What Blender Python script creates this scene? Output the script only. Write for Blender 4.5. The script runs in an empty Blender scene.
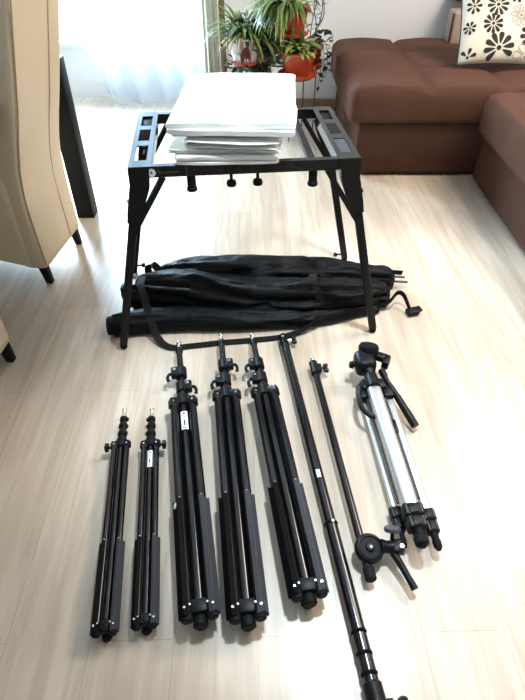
import bpy, bmesh, math, random
from mathutils import Vector, Matrix, noise
random.seed(7)
C = bpy.context.scene
COL = C.collection
PI = math.pi
V = Vector

# ------------------------------------------------------------------ materials
def mat(name, col, rough=.5, metal=0., spec=.5, bump=None, emit=None, trans=None, coat=0., sheen=0., var=None):
    m = bpy.data.materials.new(name); m.use_nodes = True
    nt = m.node_tree; b = nt.nodes['Principled BSDF']
    b.inputs['Base Color'].default_value = (*col, 1)
    b.inputs['Roughness'].default_value = rough
    b.inputs['Metallic'].default_value = metal
    b.inputs['Specular IOR Level'].default_value = spec
    b.inputs['Coat Weight'].default_value = coat
    b.inputs['Sheen Weight'].default_value = sheen
    if trans: b.inputs['Transmission Weight'].default_value = trans
    tc = nt.nodes.new('ShaderNodeTexCoord')
    if var:      # (scale, amount): mild colour mottling of the material itself
        n = nt.nodes.new('ShaderNodeTexNoise'); n.inputs['Scale'].default_value = var[0]; n.inputs['Detail'].default_value = 4
        nt.links.new(tc.outputs['Object'], n.inputs['Vector'])
        mx = nt.nodes.new('ShaderNodeMix'); mx.data_type = 'RGBA'
        a = var[1]
        mx.inputs['A'].default_value = (*[c*(1-a) for c in col], 1)
        mx.inputs['B'].default_value = (*[min(1, c*(1+a)) for c in col], 1)
        nt.links.new(n.outputs['Fac'], mx.inputs['Factor']); nt.links.new(mx.outputs['Result'], b.inputs['Base Color'])
    if bump:     # (scale, strength, distance)
        n = nt.nodes.new('ShaderNodeTexNoise'); n.inputs['Scale'].default_value = bump[0]; n.inputs['Detail'].default_value = 3
        nt.links.new(tc.outputs['Object'], n.inputs['Vector'])
        bp = nt.nodes.new('ShaderNodeBump'); bp.inputs['Strength'].default_value = bump[1]; bp.inputs['Distance'].default_value = bump[2]
        nt.links.new(n.outputs['Fac'], bp.inputs['Height']); nt.links.new(bp.outputs['Normal'], b.inputs['Normal'])
    return m

def floor_mat():
    m = bpy.data.materials.new('washed_oak_planks'); m.use_nodes = True
    nt = m.node_tree; N = nt.nodes; L = nt.links; b = N['Principled BSDF']
    tc = N.new('ShaderNodeTexCoord')
    mp = N.new('ShaderNodeMapping'); mp.inputs['Rotation'].default_value = (0, 0, math.radians(90+FLOOR_ROT))
    L.new(tc.outputs['Object'], mp.inputs['Vector'])
    br = N.new('ShaderNodeTexBrick'); br.offset = .37; br.squash = 1
    br.inputs['Scale'].default_value = 1; br.inputs['Brick Width'].default_value = 1.25; br.inputs['Row Height'].default_value = .19
    br.inputs['Mortar Size'].default_value = .0012; br.inputs['Mortar Smooth'].default_value = .3
    br.inputs['Color1'].default_value = (.52, .425, .335, 1); br.inputs['Color2'].default_value = (.575, .485, .395, 1)
    br.inputs['Mortar'].default_value = (.42, .35, .27, 1)
    L.new(mp.outputs['Vector'], br.inputs['Vector'])
    # long grain
    mg = N.new('ShaderNodeMapping'); mg.inputs['Scale'].default_value = (1.1, 15, 1)
    L.new(mp.outputs['Vector'], mg.inputs['Vector'])
    n1 = N.new('ShaderNodeTexNoise'); n1.inputs['Scale'].default_value = 2.2; n1.inputs['Detail'].default_value = 7; n1.inputs['Roughness'].default_value = .6
    n1.inputs['Distortion'].default_value = .6
    L.new(mg.outputs['Vector'], n1.inputs['Vector'])
    cr = N.new('ShaderNodeValToRGB'); e = cr.color_ramp.elements
    e[0].position = .34; e[0].color = (.83, .80, .76, 1); e[1].position = .62; e[1].color = (1.13, 1.13, 1.12, 1)
    L.new(n1.outputs['Fac'], cr.inputs['Fac'])
    mu = N.new('ShaderNodeMix'); mu.data_type = 'RGBA'; mu.blend_type = 'MULTIPLY'; mu.inputs['Factor'].default_value = .8
    L.new(br.outputs['Color'], mu.inputs['A']); L.new(cr.outputs['Color'], mu.inputs['B'])
    # cathedral figure, sparse
    mw = N.new('ShaderNodeMapping'); mw.inputs['Scale'].default_value = (.55, 5, 1)
    L.new(mp.outputs['Vector'], mw.inputs['Vector'])
    n2 = N.new('ShaderNodeTexNoise'); n2.inputs['Scale'].default_value = 1.6; n2.inputs['Detail'].default_value = 2
    L.new(mw.outputs['Vector'], n2.inputs['Vector'])
    cr2 = N.new('ShaderNodeValToRGB'); e = cr2.color_ramp.elements
    e[0].position = .35; e[0].color = (.86, .83, .8, 1); e[1].position = .65; e[1].color = (1.06, 1.06, 1.07, 1)
    L.new(n2.outputs['Fac'], cr2.inputs['Fac'])
    m2 = N.new('ShaderNodeMix'); m2.data_type = 'RGBA'; m2.blend_type = 'MULTIPLY'; m2.inputs['Factor'].default_value = 1
    L.new(mu.outputs['Result'], m2.inputs['A']); L.new(cr2.outputs['Color'], m2.inputs['B'])
    L.new(m2.outputs['Result'], b.inputs['Base Color'])
    b.inputs['Roughness'].default_value = .34; b.inputs['Specular IOR Level'].default_value = .5
    bp = N.new('ShaderNodeBump'); bp.inputs['Strength'].default_value = .12; bp.inputs['Distance'].default_value = .002
    L.new(n1.outputs['Fac'], bp.inputs['Height']); L.new(bp.outputs['Normal'], b.inputs['Normal'])
    return m
FLOOR_ROT = -1.5

def sheer_mat(name, col, a, trans=.5):
    m = bpy.data.materials.new(name); m.use_nodes = True
    nt = m.node_tree; N = nt.nodes; L = nt.links; N.clear()
    out = N.new('ShaderNodeOutputMaterial'); d = N.new('ShaderNodeBsdfDiffuse'); t = N.new('ShaderNodeBsdfTranslucent'); tr = N.new('ShaderNodeBsdfTransparent')
    d.inputs['Color'].default_value = (*col, 1); t.inputs['Color'].default_value = (*col, 1)
    m1 = N.new('ShaderNodeMixShader'); m1.inputs[0].default_value = trans
    L.new(d.outputs[0], m1.inputs[1]); L.new(t.outputs[0], m1.inputs[2])
    m2 = N.new('ShaderNodeMixShader'); m2.inputs[0].default_value = a
    L.new(m1.outputs[0], m2.inputs[1]); L.new(tr.outputs[0], m2.inputs[2]); L.new(m2.outputs[0], out.inputs[0])
    return m

def glass_mat():
    m = bpy.data.materials.new('window_glass'); m.use_nodes = True
    nt = m.node_tree; N = nt.nodes; L = nt.links; N.clear()
    out = N.new('ShaderNodeOutputMaterial'); g = N.new('ShaderNodeBsdfGlossy'); g.inputs['Roughness'].default_value = .02
    tr = N.new('ShaderNodeBsdfTransparent'); tr.inputs['Color'].default_value = (.95, .98, 1, 1)
    mx = N.new('ShaderNodeMixShader'); mx.inputs[0].default_value = .06
    L.new(tr.outputs[0], mx.inputs[1]); L.new(g.outputs[0], mx.inputs[2]); L.new(mx.outputs[0], out.inputs[0])
    return m

M = dict(
    floor=floor_mat(),
    wall=mat('white_wall_paint', (.94, .935, .93), .8, bump=(60, .05, .002)),
    wallleft=mat('low_bounce_wall_paint', (.42, .36, .30), .85, bump=(60, .05, .002)),  # unseen wall, toned darker so it throws less light on the floor
    ceil=mat('ceiling_paint', (.8, .8, .79), .9),
    board=mat('oak_baseboard', (.36, .25, .15), .5, var=(14, .2)),
    pvc=mat('white_window_frame', (.86, .88, .9), .35),
    glass=glass_mat(),
    sheer=sheer_mat('white_sheer', (.62, .70, .80), .60, .6),
    drape=sheer_mat('cream_drape', (.45, .42, .32), .0, .08),
    sofa=mat('brown_upholstery', (.108, .053, .037), .9, spec=.08, bump=(320, .35, .002), sheen=.0, var=(9, .14)),
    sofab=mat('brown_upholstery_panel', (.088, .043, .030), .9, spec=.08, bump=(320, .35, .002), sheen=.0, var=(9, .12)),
    taupe=mat('pale_taupe_fabric', (.46, .36, .30), .85, bump=(250, .3, .002)),
    cream=mat('cream_leather', (.66, .53, .365), .45, spec=.45, bump=(90, .12, .002), var=(5, .06)),
    creamseam=mat('cream_piping', (.48, .34, .20), .6),
    black=mat('black_plastic', (.005, .005, .0055), .42, spec=.16),
    blacksoft=mat('black_rubber', (.006, .006, .006), .65, spec=.12),
    gloss=mat('black_gloss_tube', (.003, .003, .004), .17, spec=.55),
    satin=mat('black_satin_channel', (.0035, .0035, .004), .6, spec=.04),
    grey=mat('dark_grey_flat', (.045, .045, .05), .4, spec=.4),
    steel=mat('bright_steel', (.78, .78, .78), .22, metal=1.),
    alu=mat('satin_aluminium', (.60, .60, .62), .32, metal=.7),
    frame=mat('black_powder_coat', (.008, .008, .008), .10, spec=.28, var=(40, .25)),
    frameleg=mat('black_powder_coat_leg', (.007, .006, .0055), .45, spec=.2, bump=(400, .15, .0008)),
    pad=mat('grey_rubber_pad', (.022, .020, .020), .7, spec=0),
    clear=mat('pale_plastic_insert', (.07, .07, .075), .6, spec=0),
    white=mat('white_print', (.85, .85, .85), .5),
    ink=mat('dark_print', (.05, .05, .05), .6),
    cloth=mat('white_cotton', (.87, .845, .79), .9, bump=(70, .25, .004), sheen=.1),
    clothtop=mat('white_cotton_bright', (.84, .83, .80), .9, bump=(30, .18, .005), sheen=.1),
    red=mat('red_print', (.55, .06, .08), .6),
    bag=mat('black_nylon', (.004, .004, .0045), .55, spec=.12, bump=(28, .5, .012)),
    web=mat('black_webbing', (.006, .006, .006), .7, spec=.15, bump=(300, .3, .001)),
    wood=mat('black_stained_wood', (.008, .007, .0065), .5, spec=.15, bump=(120, .08, .001)),
    terra=mat('terracotta_plastic', (.50, .075, .022), .4, var=(8, .12)),
    terra2=mat('terracotta_dark_pot', (.40, .05, .02), .45, var=(8, .12)),
    potwhite=mat('white_pot', (.82, .82, .82), .35),
    potbrown=mat('brown_pot', (.22, .10, .055), .6),
    soil=mat('dark_soil', (.016, .011, .008), .95, bump=(80, .8, .01)),
    leaf=mat('light_green_leaf', (.135, .20, .040), .45, var=(30, .35)),
    leafy=mat('yellow_green_leaf', (.34, .40, .115), .45, var=(40, .35)),
    leafd=mat('dark_green_leaf', (.035, .070, .020), .4, var=(25, .35)),
    leafs=mat('silver_striped_leaf', (.27, .31, .21), .4, var=(60, .8)),
    leafp=mat('purple_leaf', (.018, .006, .010), .8, var=(30, .3)),
    leafr=mat('magenta_leaf', (.16, .014, .03), .45, var=(30, .3)),
    stem=mat('plant_stem', (.12, .14, .04), .6),
    dry=mat('dry_leaf', (.38, .27, .12), .7, var=(30, .3)),
    polewood=mat('brown_post', (.20, .135, .08), .6, var=(25, .3)),
    wire=mat('dark_wire', (.03, .025, .022), .5),
    cushion=mat('cream_cotton', (.76, .70, .58), .85, bump=(200, .2, .002)),
    petal=mat('black_flower_print', (.022, .022, .021), .85),
    petalg=mat('grey_flower_print', (.34, .31, .27), .85),
)

# ------------------------------------------------------------------ mesh helpers
class MB:
    def __init__(s): s.bm = bmesh.new(); s.mi = 0
    def f(s, vs):
        try:
            fc = s.bm.faces.new(vs); fc.material_index = s.mi; return fc
        except ValueError: return None
    def grid(s, rows, closed_u=False, closed_v=False):
        R = [[s.bm.verts.new(p) for p in r] for r in rows]
        nu, nv = len(R), len(R[0])
        for i in range(nu if closed_u else nu-1):
            for j in range(nv if closed_v else nv-1):
                s.f([R[i][j], R[(i+1) % nu][j], R[(i+1) % nu][(j+1) % nv], R[i][(j+1) % nv]])
        return R
    def loft(s, rings, cap=True):
        R = s.grid(rings, closed_v=True)
        if cap: s.f(list(reversed(R[0]))); s.f(R[-1])
        return s
    def box(s, c, d, rot=None, bev=0., seg=2):
        b = bmesh.new(); bmesh.ops.create_cube(b, size=1)
        for v in b.verts: v.co = V((v.co.x*d[0], v.co.y*d[1], v.co.z*d[2]))
        if bev > 0: bmesh.ops.bevel(b, geom=list(b.edges), offset=min(bev, min(d)*.49), segments=seg, profile=.5, affect='EDGES')
        Rm = rot if rot is not None else Matrix.Identity(3)
        s.merge(b, lambda p: Rm @ p + V(c)); return s
    def merge(s, b, fn):
        mp = {}
        for v in b.verts: mp[v] = s.bm.verts.new(fn(v.co))
        for fc in b.faces: s.f([mp[v] for v in fc.verts])
        b.free()
    def cyl(s, p0, p1, r0, r1=None, seg=14, bev=0.):
        p0, p1 = V(p0), V(p1); r1 = r0 if r1 is None else r1
        d = (p1-p0); L = d.length; d.normalize(); u, w = perp(d)
        prof = [(0, r0), (L, r1)]
        if bev > 0: prof = [(0, r0-bev), (bev, r0), (L-bev, r1), (L, r1-bev)]
        s.loft([[p0 + d*t + (u*math.cos(2*PI*k/seg) + w*math.sin(2*PI*k/seg))*r for k in range(seg)] for t, r in prof]); return s
    def lathe(s, prof, o=(0, 0, 0), axis=(0, 0, 1), seg=24, cap=True):
        d = V(axis).normalized(); u, w = perp(d); o = V(o)
        s.loft([[o + d*t + (u*math.cos(2*PI*k/seg) + w*math.sin(2*PI*k/seg))*max(r, 1e-4) for k in range(seg)] for r, t in prof], cap); return s
    def tube(s, pts, r, seg=8, cap=True):
        pts = [V(p) for p in pts]; n = len(pts)
        rr = r if isinstance(r, (list, tuple)) else [r]*n
        u = None; rings = []
        for i, p in enumerate(pts):
            t = (pts[min(i+1, n-1)] - pts[max(i-1, 0)]).normalized()
            if u is None: u, w = perp(t)
            else:
                u = (u - t*u.dot(t)).normalized(); w = t.cross(u)
            rings.append([p + (u*math.cos(2*PI*k/seg) + w*math.sin(2*PI*k/seg))*rr[i] for k in range(seg)])
        s.loft(rings, cap); return s
    def ribbon(s, pts, width, thick, side):
        pts = [V(p) for p in pts]; n = len(pts); rings = []
        for i, p in enumerate(pts):
            t = (pts[min(i+1, n-1)] - pts[max(i-1, 0)]).normalized()
            sd = V(side[i] if isinstance(side, list) else side); sd = (sd - t*sd.dot(t)).normalized(); nm = t.cross(sd)
            a, b = sd*width/2, nm*thick/2
            rings.append([p+a+b, p-a+b, p-a-b, p+a-b])
        s.loft(rings); return s
    def poly(s, pts, z0, z1):       # prism from xy outline
        s.loft([[V((x, y, z0)) for x, y in pts], [V((x, y, z1)) for x, y in pts]]); return s
    def xf(s, m):
        for v in s.bm.verts: v.co = m @ v.co
        return s

def perp(d):
    a = V((0, 0, 1)) if abs(d.z) < .9 else V((1, 0, 0))
    u = d.cross(a).normalized(); return u, d.cross(u).normalized()

def curve(pts, n=8):      # Catmull-Rom through the points
    P = [V(p) for p in pts]; P = [P[0]*2-P[1]] + P + [P[-1]*2-P[-2]]; out = []
    for i in range(1, len(P)-2):
        for k in range(n):
            t = k/n; a, b, c, d = P[i-1:i+3]
            out.append(.5*((2*b) + (c-a)*t + (2*a-5*b+4*c-d)*t*t + (3*b-a-3*c+d)*t**3))
    out.append(P[-2]); return out

def link(name, mb, m, parent=None, smooth=True, ang=40):
    bmesh.ops.recalc_face_normals(mb.bm, faces=mb.bm.faces)
    if parent is not None:
        off = V(parent.get('_o', (0, 0, 0)))
        for v in mb.bm.verts: v.co = v.co - off
    me = bpy.data.meshes.new(name); mb.bm.to_mesh(me); mb.bm.free()
    for x in (m if isinstance(m, (list, tuple)) else [m]): me.materials.append(x)
    if smooth:
        for p in me.polygons: p.use_smooth = True
        me.set_sharp_from_angle(angle=math.radians(ang))
    o = bpy.data.objects.new(name, me); COL.objects.link(o)
    if parent is not None:
        o.parent = parent; o['_o'] = list(off)
    return o

def thing(name, label, cat, loc=(0, 0, 0), rotz=0., group=None, local=False):
    o = bpy.data.objects.new(name, None); COL.objects.link(o); o.empty_display_size = .05
    o.location = loc; o.rotation_euler = (0, 0, rotz)
    o['_o'] = [0, 0, 0] if local else list(loc)       # parts given in world coordinates unless local
    o['label'] = label; o['category'] = cat
    if group: o['group'] = group
    return o

def tag(o, label, cat, group=None):
    o['label'] = label; o['category'] = cat
    if group: o['group'] = group
    return o

def struct(name, mb, m, smooth=False, parent=None):
    o = link(name, mb, m, parent, smooth)
    if parent is None: o['kind'] = 'structure'
    return o

def copy_thing(root, loc, rotz, label):
    r = root.copy(); COL.objects.link(r); r.location = loc; r.rotation_euler = (0, 0, rotz); r['label'] = label
    def kids(a, b):
        for ch in list(a.children):
            c = ch.copy(); COL.objects.link(c); c.parent = b; kids(ch, c)
    kids(root, r); return r

def subsurf(o, n=1):
    md = o.modifiers.new('sub', 'SUBSURF'); md.levels = n; md.render_levels = n

# ------------------------------------------------------------------ camera (525 x 700, focal 530 px, pitched 42 degrees down, 1.3 m up)
cd = bpy.data.cameras.new('camera'); cam = bpy.data.objects.new('camera', cd); COL.objects.link(cam)
cam.location = (0, 0, 1.3); cam.rotation_euler = (math.radians(48), 0, 0)
cd.sensor_fit = 'VERTICAL'; cd.sensor_height = 24; cd.lens = 24*530/700; cd.clip_start = .02
C.camera = cam

# ------------------------------------------------------------------ room shell
YW = 4.10           # inner face of the back wall
OX0, OX1, OZ1 = -2.15, -.30, 2.25
mb = MB(); mb.box((.2, 1.6, -.05), (5.2, 6.0, .1)); struct('floor', mb, M['floor'])
mb = MB()
mb.box(((OX1+2.8)/2, YW+.17, 1.3), (2.8-OX1, .34, 2.6))
mb.box(((OX0-2.4)/2, YW+.17, 1.3), (abs(-2.4-OX0), .34, 2.6))
mb.box(((OX0+OX1)/2, YW+.17, (OZ1+2.6)/2), (OX1-OX0, .34, 2.6-OZ1))
struct('wall_back', mb, M['wall'])
mb = MB(); mb.box((2.85, 1.7, 1.3), (.1, 5.5, 2.6)); struct('wall_right', mb, M['wall'])
mb = MB(); mb.box((-2.45, 1.7, 1.3), (.1, 5.5, 2.6)); struct('wall_left', mb, M['wallleft'])
mb = MB(); mb.box((.2, 1.7, 2.65), (5.4, 5.5, .1)); struct('ceiling', mb, M['ceil'])
mb = MB(); mb.box(((OX1+2.8)/2, YW-.008, .04), (2.8-OX1, .016, .08), bev=.004); struct('baseboard_back', mb, M['board'])
# balcony window: frame, lower rail panel, glass
mb = MB()
yw = YW+.27
XM = -1.62
for x in (OX0+.04, OX1-.04, XM): mb.box((x, yw, OZ1/2), (.08, .07, OZ1), bev=.008)
for z, h in ((OZ1-.04, .08), (.20, .38)): mb.box(((OX0+OX1)/2, yw, z), (OX1-OX0, .066, h), bev=.008)
mb.box(((OX0+OX1)/2, yw-.03, .375), (OX1-OX0, .05, .03), bev=.006)
w1 = struct('window_1', mb, M['pvc'])
for k in (0, 1):
    mb = MB(); xa, xb = ((OX0+.08, XM-.04), (XM+.04, OX1-.08))[k]
    mb.box(((xa+xb)/2, yw, (.39+OZ1-.08)/2), (xb-xa, .012, OZ1-.47)); struct('glass_pane', mb, M['glass'], parent=w1)

# ------------------------------------------------------------------ sheer curtain and drape
def curtain(name, x0, x1, y, z1, amp, waves, m, label, cat, hem=None, n=120):
    mb = MB(); rows = []
    for j in range(40):
        t = j/39; r = []
        for i in range(n+1):
            s = i/n
            xa = x0 + (hem(t) if hem else 0)
            x = xa + (x1-xa)*s
            zb = .012 + (.10*max(0, 1-s/.12)**2 if hem else 0)
            z = zb + (z1-zb)*t
            a = amp*(.55+.45*(1-t))
            yy = y + a*math.sin(s*waves*2*PI + .6*math.sin(t*2.2+s*7)) + a*.5*math.sin(s*waves*4.7+1.3)
            r.append(V((x, yy, z)))
        rows.append(r)
    mb.grid(rows); o = link(name, mb, m, ang=180); tag(o, label, cat); return o
curtain('sheer_curtain', -1.33, -.36, YW+.085, OZ1-.04, .020, 5, M['sheer'], 'white sheer curtain hanging across the bright balcony window', 'curtain',
        hem=lambda t: .17*max(0, 1-t/.30)**1.4)
curtain('drape', -.395, -.275, YW-.075, 2.4, .018, 2.5, M['drape'], 'narrow cream drape gathered beside the sheer curtain', 'curtain', n=40)

# ------------------------------------------------------------------ sofa
def sstep(t): t = max(0, min(1, t)); return t*t*(3-2*t)
def pillow_block(x0, x1, y0, y1, z0, z1, seamsx=(), seamsy=(), rnd=.05, puff=.02, step=.025, depth=.012):
    """upholstered cushion: rounded box with a puffed, seamed top"""
    mb = MB(); b = bmesh.new(); bmesh.ops.create_cube(b, size=1)
    for v in b.verts: v.co = V((x0+(v.co.x+.5)*(x1-x0), y0+(v.co.y+.5)*(y1-y0), z0+(v.co.z+.5)*(z1-z0)))
    def cuts(axis, a, bb, st):
        n = max(2, int((bb-a)/st))
        for k in range(1, n):
            c = a+(bb-a)*k/n; co = V((0, 0, 0)); no = V((0, 0, 0)); co[axis] = c; no[axis] = 1
            bmesh.ops.bisect_plane(b, geom=b.verts[:]+b.edges[:]+b.faces[:], plane_co=co, plane_no=no)
    cuts(0, x0, x1, step); cuts(1, y0, y1, step); cuts(2, z0, z1, .02)
    for v in b.verts:
        p = v.co.copy()
        q = V((min(max(p.x, x0+rnd), x1-rnd), min(max(p.y, y0+rnd), y1-rnd), min(max(p.z, z0+rnd*.4), z1-rnd)))
        d = p-q
        if d.length > 1e-6: d = d.normalized()*min(d.length, rnd)
        p = q+d
        if v.co.z > z1-.0001:
            g = 0
            for sx in seamsx: g = max(g, math.exp(-((v.co.x-sx)/.016)**2))
            for sy in seamsy: g = max(g, .6*math.exp(-((v.co.y-sy)/.016)**2))
            fx = 1; xs = [x0]+list(seamsx)+[x1]; ys = [y0]+list(seamsy)+[y1]
            for a, c in zip(xs, xs[1:]):
                if a <= v.co.x <= c: fx = math.sin(PI*(v.co.x-a)/(c-a))
            for a, c in zip(ys, ys[1:]):
                if a <= v.co.y <= c: fx *= .5+.5*math.sin(PI*(v.co.y-a)/(c-a))
            p.z += puff*fx - depth*g + .004*noise.noise(V((p.x*6, p.y*6, 1)))
        elif v.co.z > z0+.02:
            p += V((noise.noise(V((p.x*5, p.y*5, p.z*5)))*.004, noise.noise(V((p.x*5+9, p.y*5, p.z*5)))*.005, 0))
        v.co = p
    mb.merge(b, lambda p: p); return mb
sofa = thing('corner_sofa', 'dark brown upholstered corner sofa against the white wall', 'sofa', (1.2, 3.4, 0))
link('chaise_cushion', pillow_block(.462, 1.75, 2.925, 4.02, .300, .480, seamsx=(.87, 1.28), seamsy=(3.30, 3.68), rnd=.055, puff=.018, depth=.020), M['sofa'], sofa, ang=180)
mb = MB(); mb.box((1.135, 3.475, .157), (1.23, 1.06, .284), bev=.015, seg=3); link('chaise_base', mb, M['sofab'], sofa)
link('seat_cushion', pillow_block(1.135, 2.05, .95, 2.90, .285, .476, seamsx=(), seamsy=(1.9,), rnd=.065, puff=.014), M['sofa'], sofa, ang=180)
mb = MB(); mb.box((1.65, 1.93, .157), (.93, 1.92, .284), bev=.015, seg=3); link('seat_base', mb, M['sofab'], sofa)
mb = MB(); mb.box((1.72, 3.90, .57), (1.06, .14, .19), bev=.02, seg=3); link('back_panel', mb, M['taupe'], sofa)['label'] = 'pale taupe back panel'
mb = MB(); mb.box((1.188, 3.832, .565), (.012, .012, .18), bev=.004); link('dark_edge_strip', mb, M['sofab'], sofa)  # narrow dark strip along the panel's edge
for x, y in ((.62, 3.02), (.62, 3.9), (2.0, 1.05), (1.28, 1.05), (2.0, 2.8)):
    mb = MB(); mb.cyl((x, y, 0), (x, y, .04), .025, seg=12); link('foot', mb, M['black'], sofa)
# wall ledge behind the sofa back
lg = thing('wall_shelf', 'black shelf edge on a bracket above the pale sofa back', 'shelf', (1.42, 4.0, .70))
mb = MB(); mb.box((1.46, 3.99, .722), (.52, .22, .02), bev=.003); link('board', mb, M['black'], lg)
mb = MB(); mb.box((1.315, 3.955, .68), (.035, .03, .075), bev=.004); mb.box((1.315, 4.03, .69), (.03, .14, .03)); link('bracket', mb, M['polewood'], lg)

# flowered cushion
def cushion():
    o_ = V((1.068, 3.25, .482)); ex = V((.45, -.02, 0)).normalized()
    up = V((.10, .27, .36)); up = (up-ex*up.dot(ex)).normalized(); nm = ex.cross(up).normalized()   # towards the camera
    W = H = .46; T = .065
    def S(u, v, side):
        a, b = 2*u-1, 2*v-1
        pin = 1-.06*(1-abs(a)**2)*abs(b)**3
        pin2 = 1-.06*(1-abs(b)**2)*abs(a)**3
        t = T*((1-abs(a)**3.2)*(1-abs(b)**3.2))**.55
        return o_ + ex*(W*(.5+a*pin2/2)) + up*(H*(.5+b*pin/2)) + nm*(t*side) + nm*(.05)
    root = thing('throw_cushion', 'cream cushion printed with black flowers leaning on the brown sofa', 'cushion', tuple(o_+ex*.2+V((0, .08, 0))))
    mb = MB(); N = 28
    for side in (1, -1):
        mb.grid([[S(i/N, j/N, side) for j in range(N+1)] for i in range(N+1)])
    bmesh.ops.remove_doubles(mb.bm, verts=mb.bm.verts, dist=.0005)
    # printed flowers: thin petals following the front surface, within the same mesh
    def patch(pts):
        vs = []
        for u, v in pts:
            if not (.005 < u < .995 and .005 < v < .995): return
        c = (sum(p[0] for p in pts)/len(pts), sum(p[1] for p in pts)/len(pts))
        rings = [[(c[0]+(u-c[0])*k, c[1]+(v-c[1])*k) for u, v in pts] for k in (1, .5)]
        R = [[mb.bm.verts.new(S(u, v, 1)+nm*.0016) for u, v in r] for r in rings]; n = len(pts)
        cv = mb.bm.verts.new(S(*c, 1)+nm*.0016)
        for i in range(n):
            mb.f([R[0][i], R[0][(i+1) % n], R[1][(i+1) % n], R[1][i]]); mb.f([R[1][i], R[1][(i+1) % n], cv])
    def flower(cu, cv, R, n, wid, rot=0., sq=1., mi=1, inner=.26, outline=False):
        mb.mi = mi; cu -= .03; cv -= .04
        for k in range(n):
            a = rot+2*PI*k/n; pts = []
            prof = [(inner, .15), (.45, .55), (.7, .95), (.88, 1.), (.97, .65), (1.0, 0)]
            L = [(r, w) for r, w in prof] + [(r, -w) for r, w in reversed(prof[:-1])]
            for r, w in L:
                x, y = r*R, w*wid*R
                pts.append((cu+(x*math.cos(a)-y*math.sin(a))*sq, cv+(x*math.sin(a)+y*math.cos(a))))
            if outline:
                m_ = len(pts)
                for i in range(m_-1):
                    (ax, ay), (bx, by) = pts[i], pts[i+1]
                    dx, dy = bx-ax, by-ay; l = math.hypot(dx, dy) or 1; ox, oy = -dy/l*.0045, dx/l*.0045
                    patch([(ax+ox, ay+oy), (bx+ox, by+oy), (bx-ox, by-oy), (ax-ox, ay-oy)])
            else: patch(pts)
        patch([(cu+.16*R*math.cos(2*PI*k/10)*sq, cv+.16*R*math.sin(2*PI*k/10)) for k in range(10)])
        mb.mi = 0
    flower(.475, .19, .175, 10, .17, .2)
    flower(.385, .455, .115, 10, .17, .35)
    flower(.43, .665, .125, 10, .16, .1)
    flower(.65, .80, .115, 10, .16, .5)
    flower(.85, .33, .15, 10, .17, .1)
    flower(.90, .62, .14, 9, .16, .3)
    flower(.22, .88, .10, 9, .16, 0)
    flower(.70, .55, .12, 9, .17, .2, mi=2, outline=True)
    flower(.80, .10, .15, 7, .26, .3, mi=2, outline=True)
    flower(.36, .86, .12, 9, .18, .0, mi=2, outline=True)
    flower(.16, .66, .09, 7, .2, .0); flower(.12, .42, .075, 7, .22, .3); flower(.13, .10, .10, 6, .2, .3)
    flower(.66, .015, .07, 8, .2, .2); flower(.96, .9, .08, 7, .2, .2)
    link('cover', mb, [M['cushion'], M['petal'], M['petalg']], root, ang=180)
    mb = MB(); pts = []
    for u, v in [(k/12, 0) for k in range(12)]+[(1, k/12) for k in range(12)]+[(1-k/12, 1) for k in range(12)]+[(0, 1-k/12) for k in range(13)]:
        pts.append(S(u, v, 1))
    mb.tube(pts, .0035, 6); link('piping', mb, M['petal'], root)
cushion()

# ------------------------------------------------------------------ dining table (dark) and cream chairs
tb = thing('dining_table', 'black dining table whose square leg stands behind the cream chair', 'table', (-1.4, 1.72, 0))
mb = MB(); mb.box((-1.45, 1.70, .735), (1.16, 1.66, .03), bev=.004); link('tabletop', mb, M['wood'], tb)
mb = MB()
for y in (.93, 2.47): mb.box((-1.45, y, .68), (1.02, .022, .08))
for x in (-.917, -2.0): mb.box((x, 1.70, .68), (.022, 1.5, .08))
link('apron', mb, M['wood'], tb)
for x, y in ((-.893, 2.483), (-.893, .92), (-2.0, 2.483), (-2.0, .92)):
    mb = MB(); mb.box((x, y, .36), (.084, .084, .72), bev=.003); link('leg', mb, M['wood'], tb)

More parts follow.
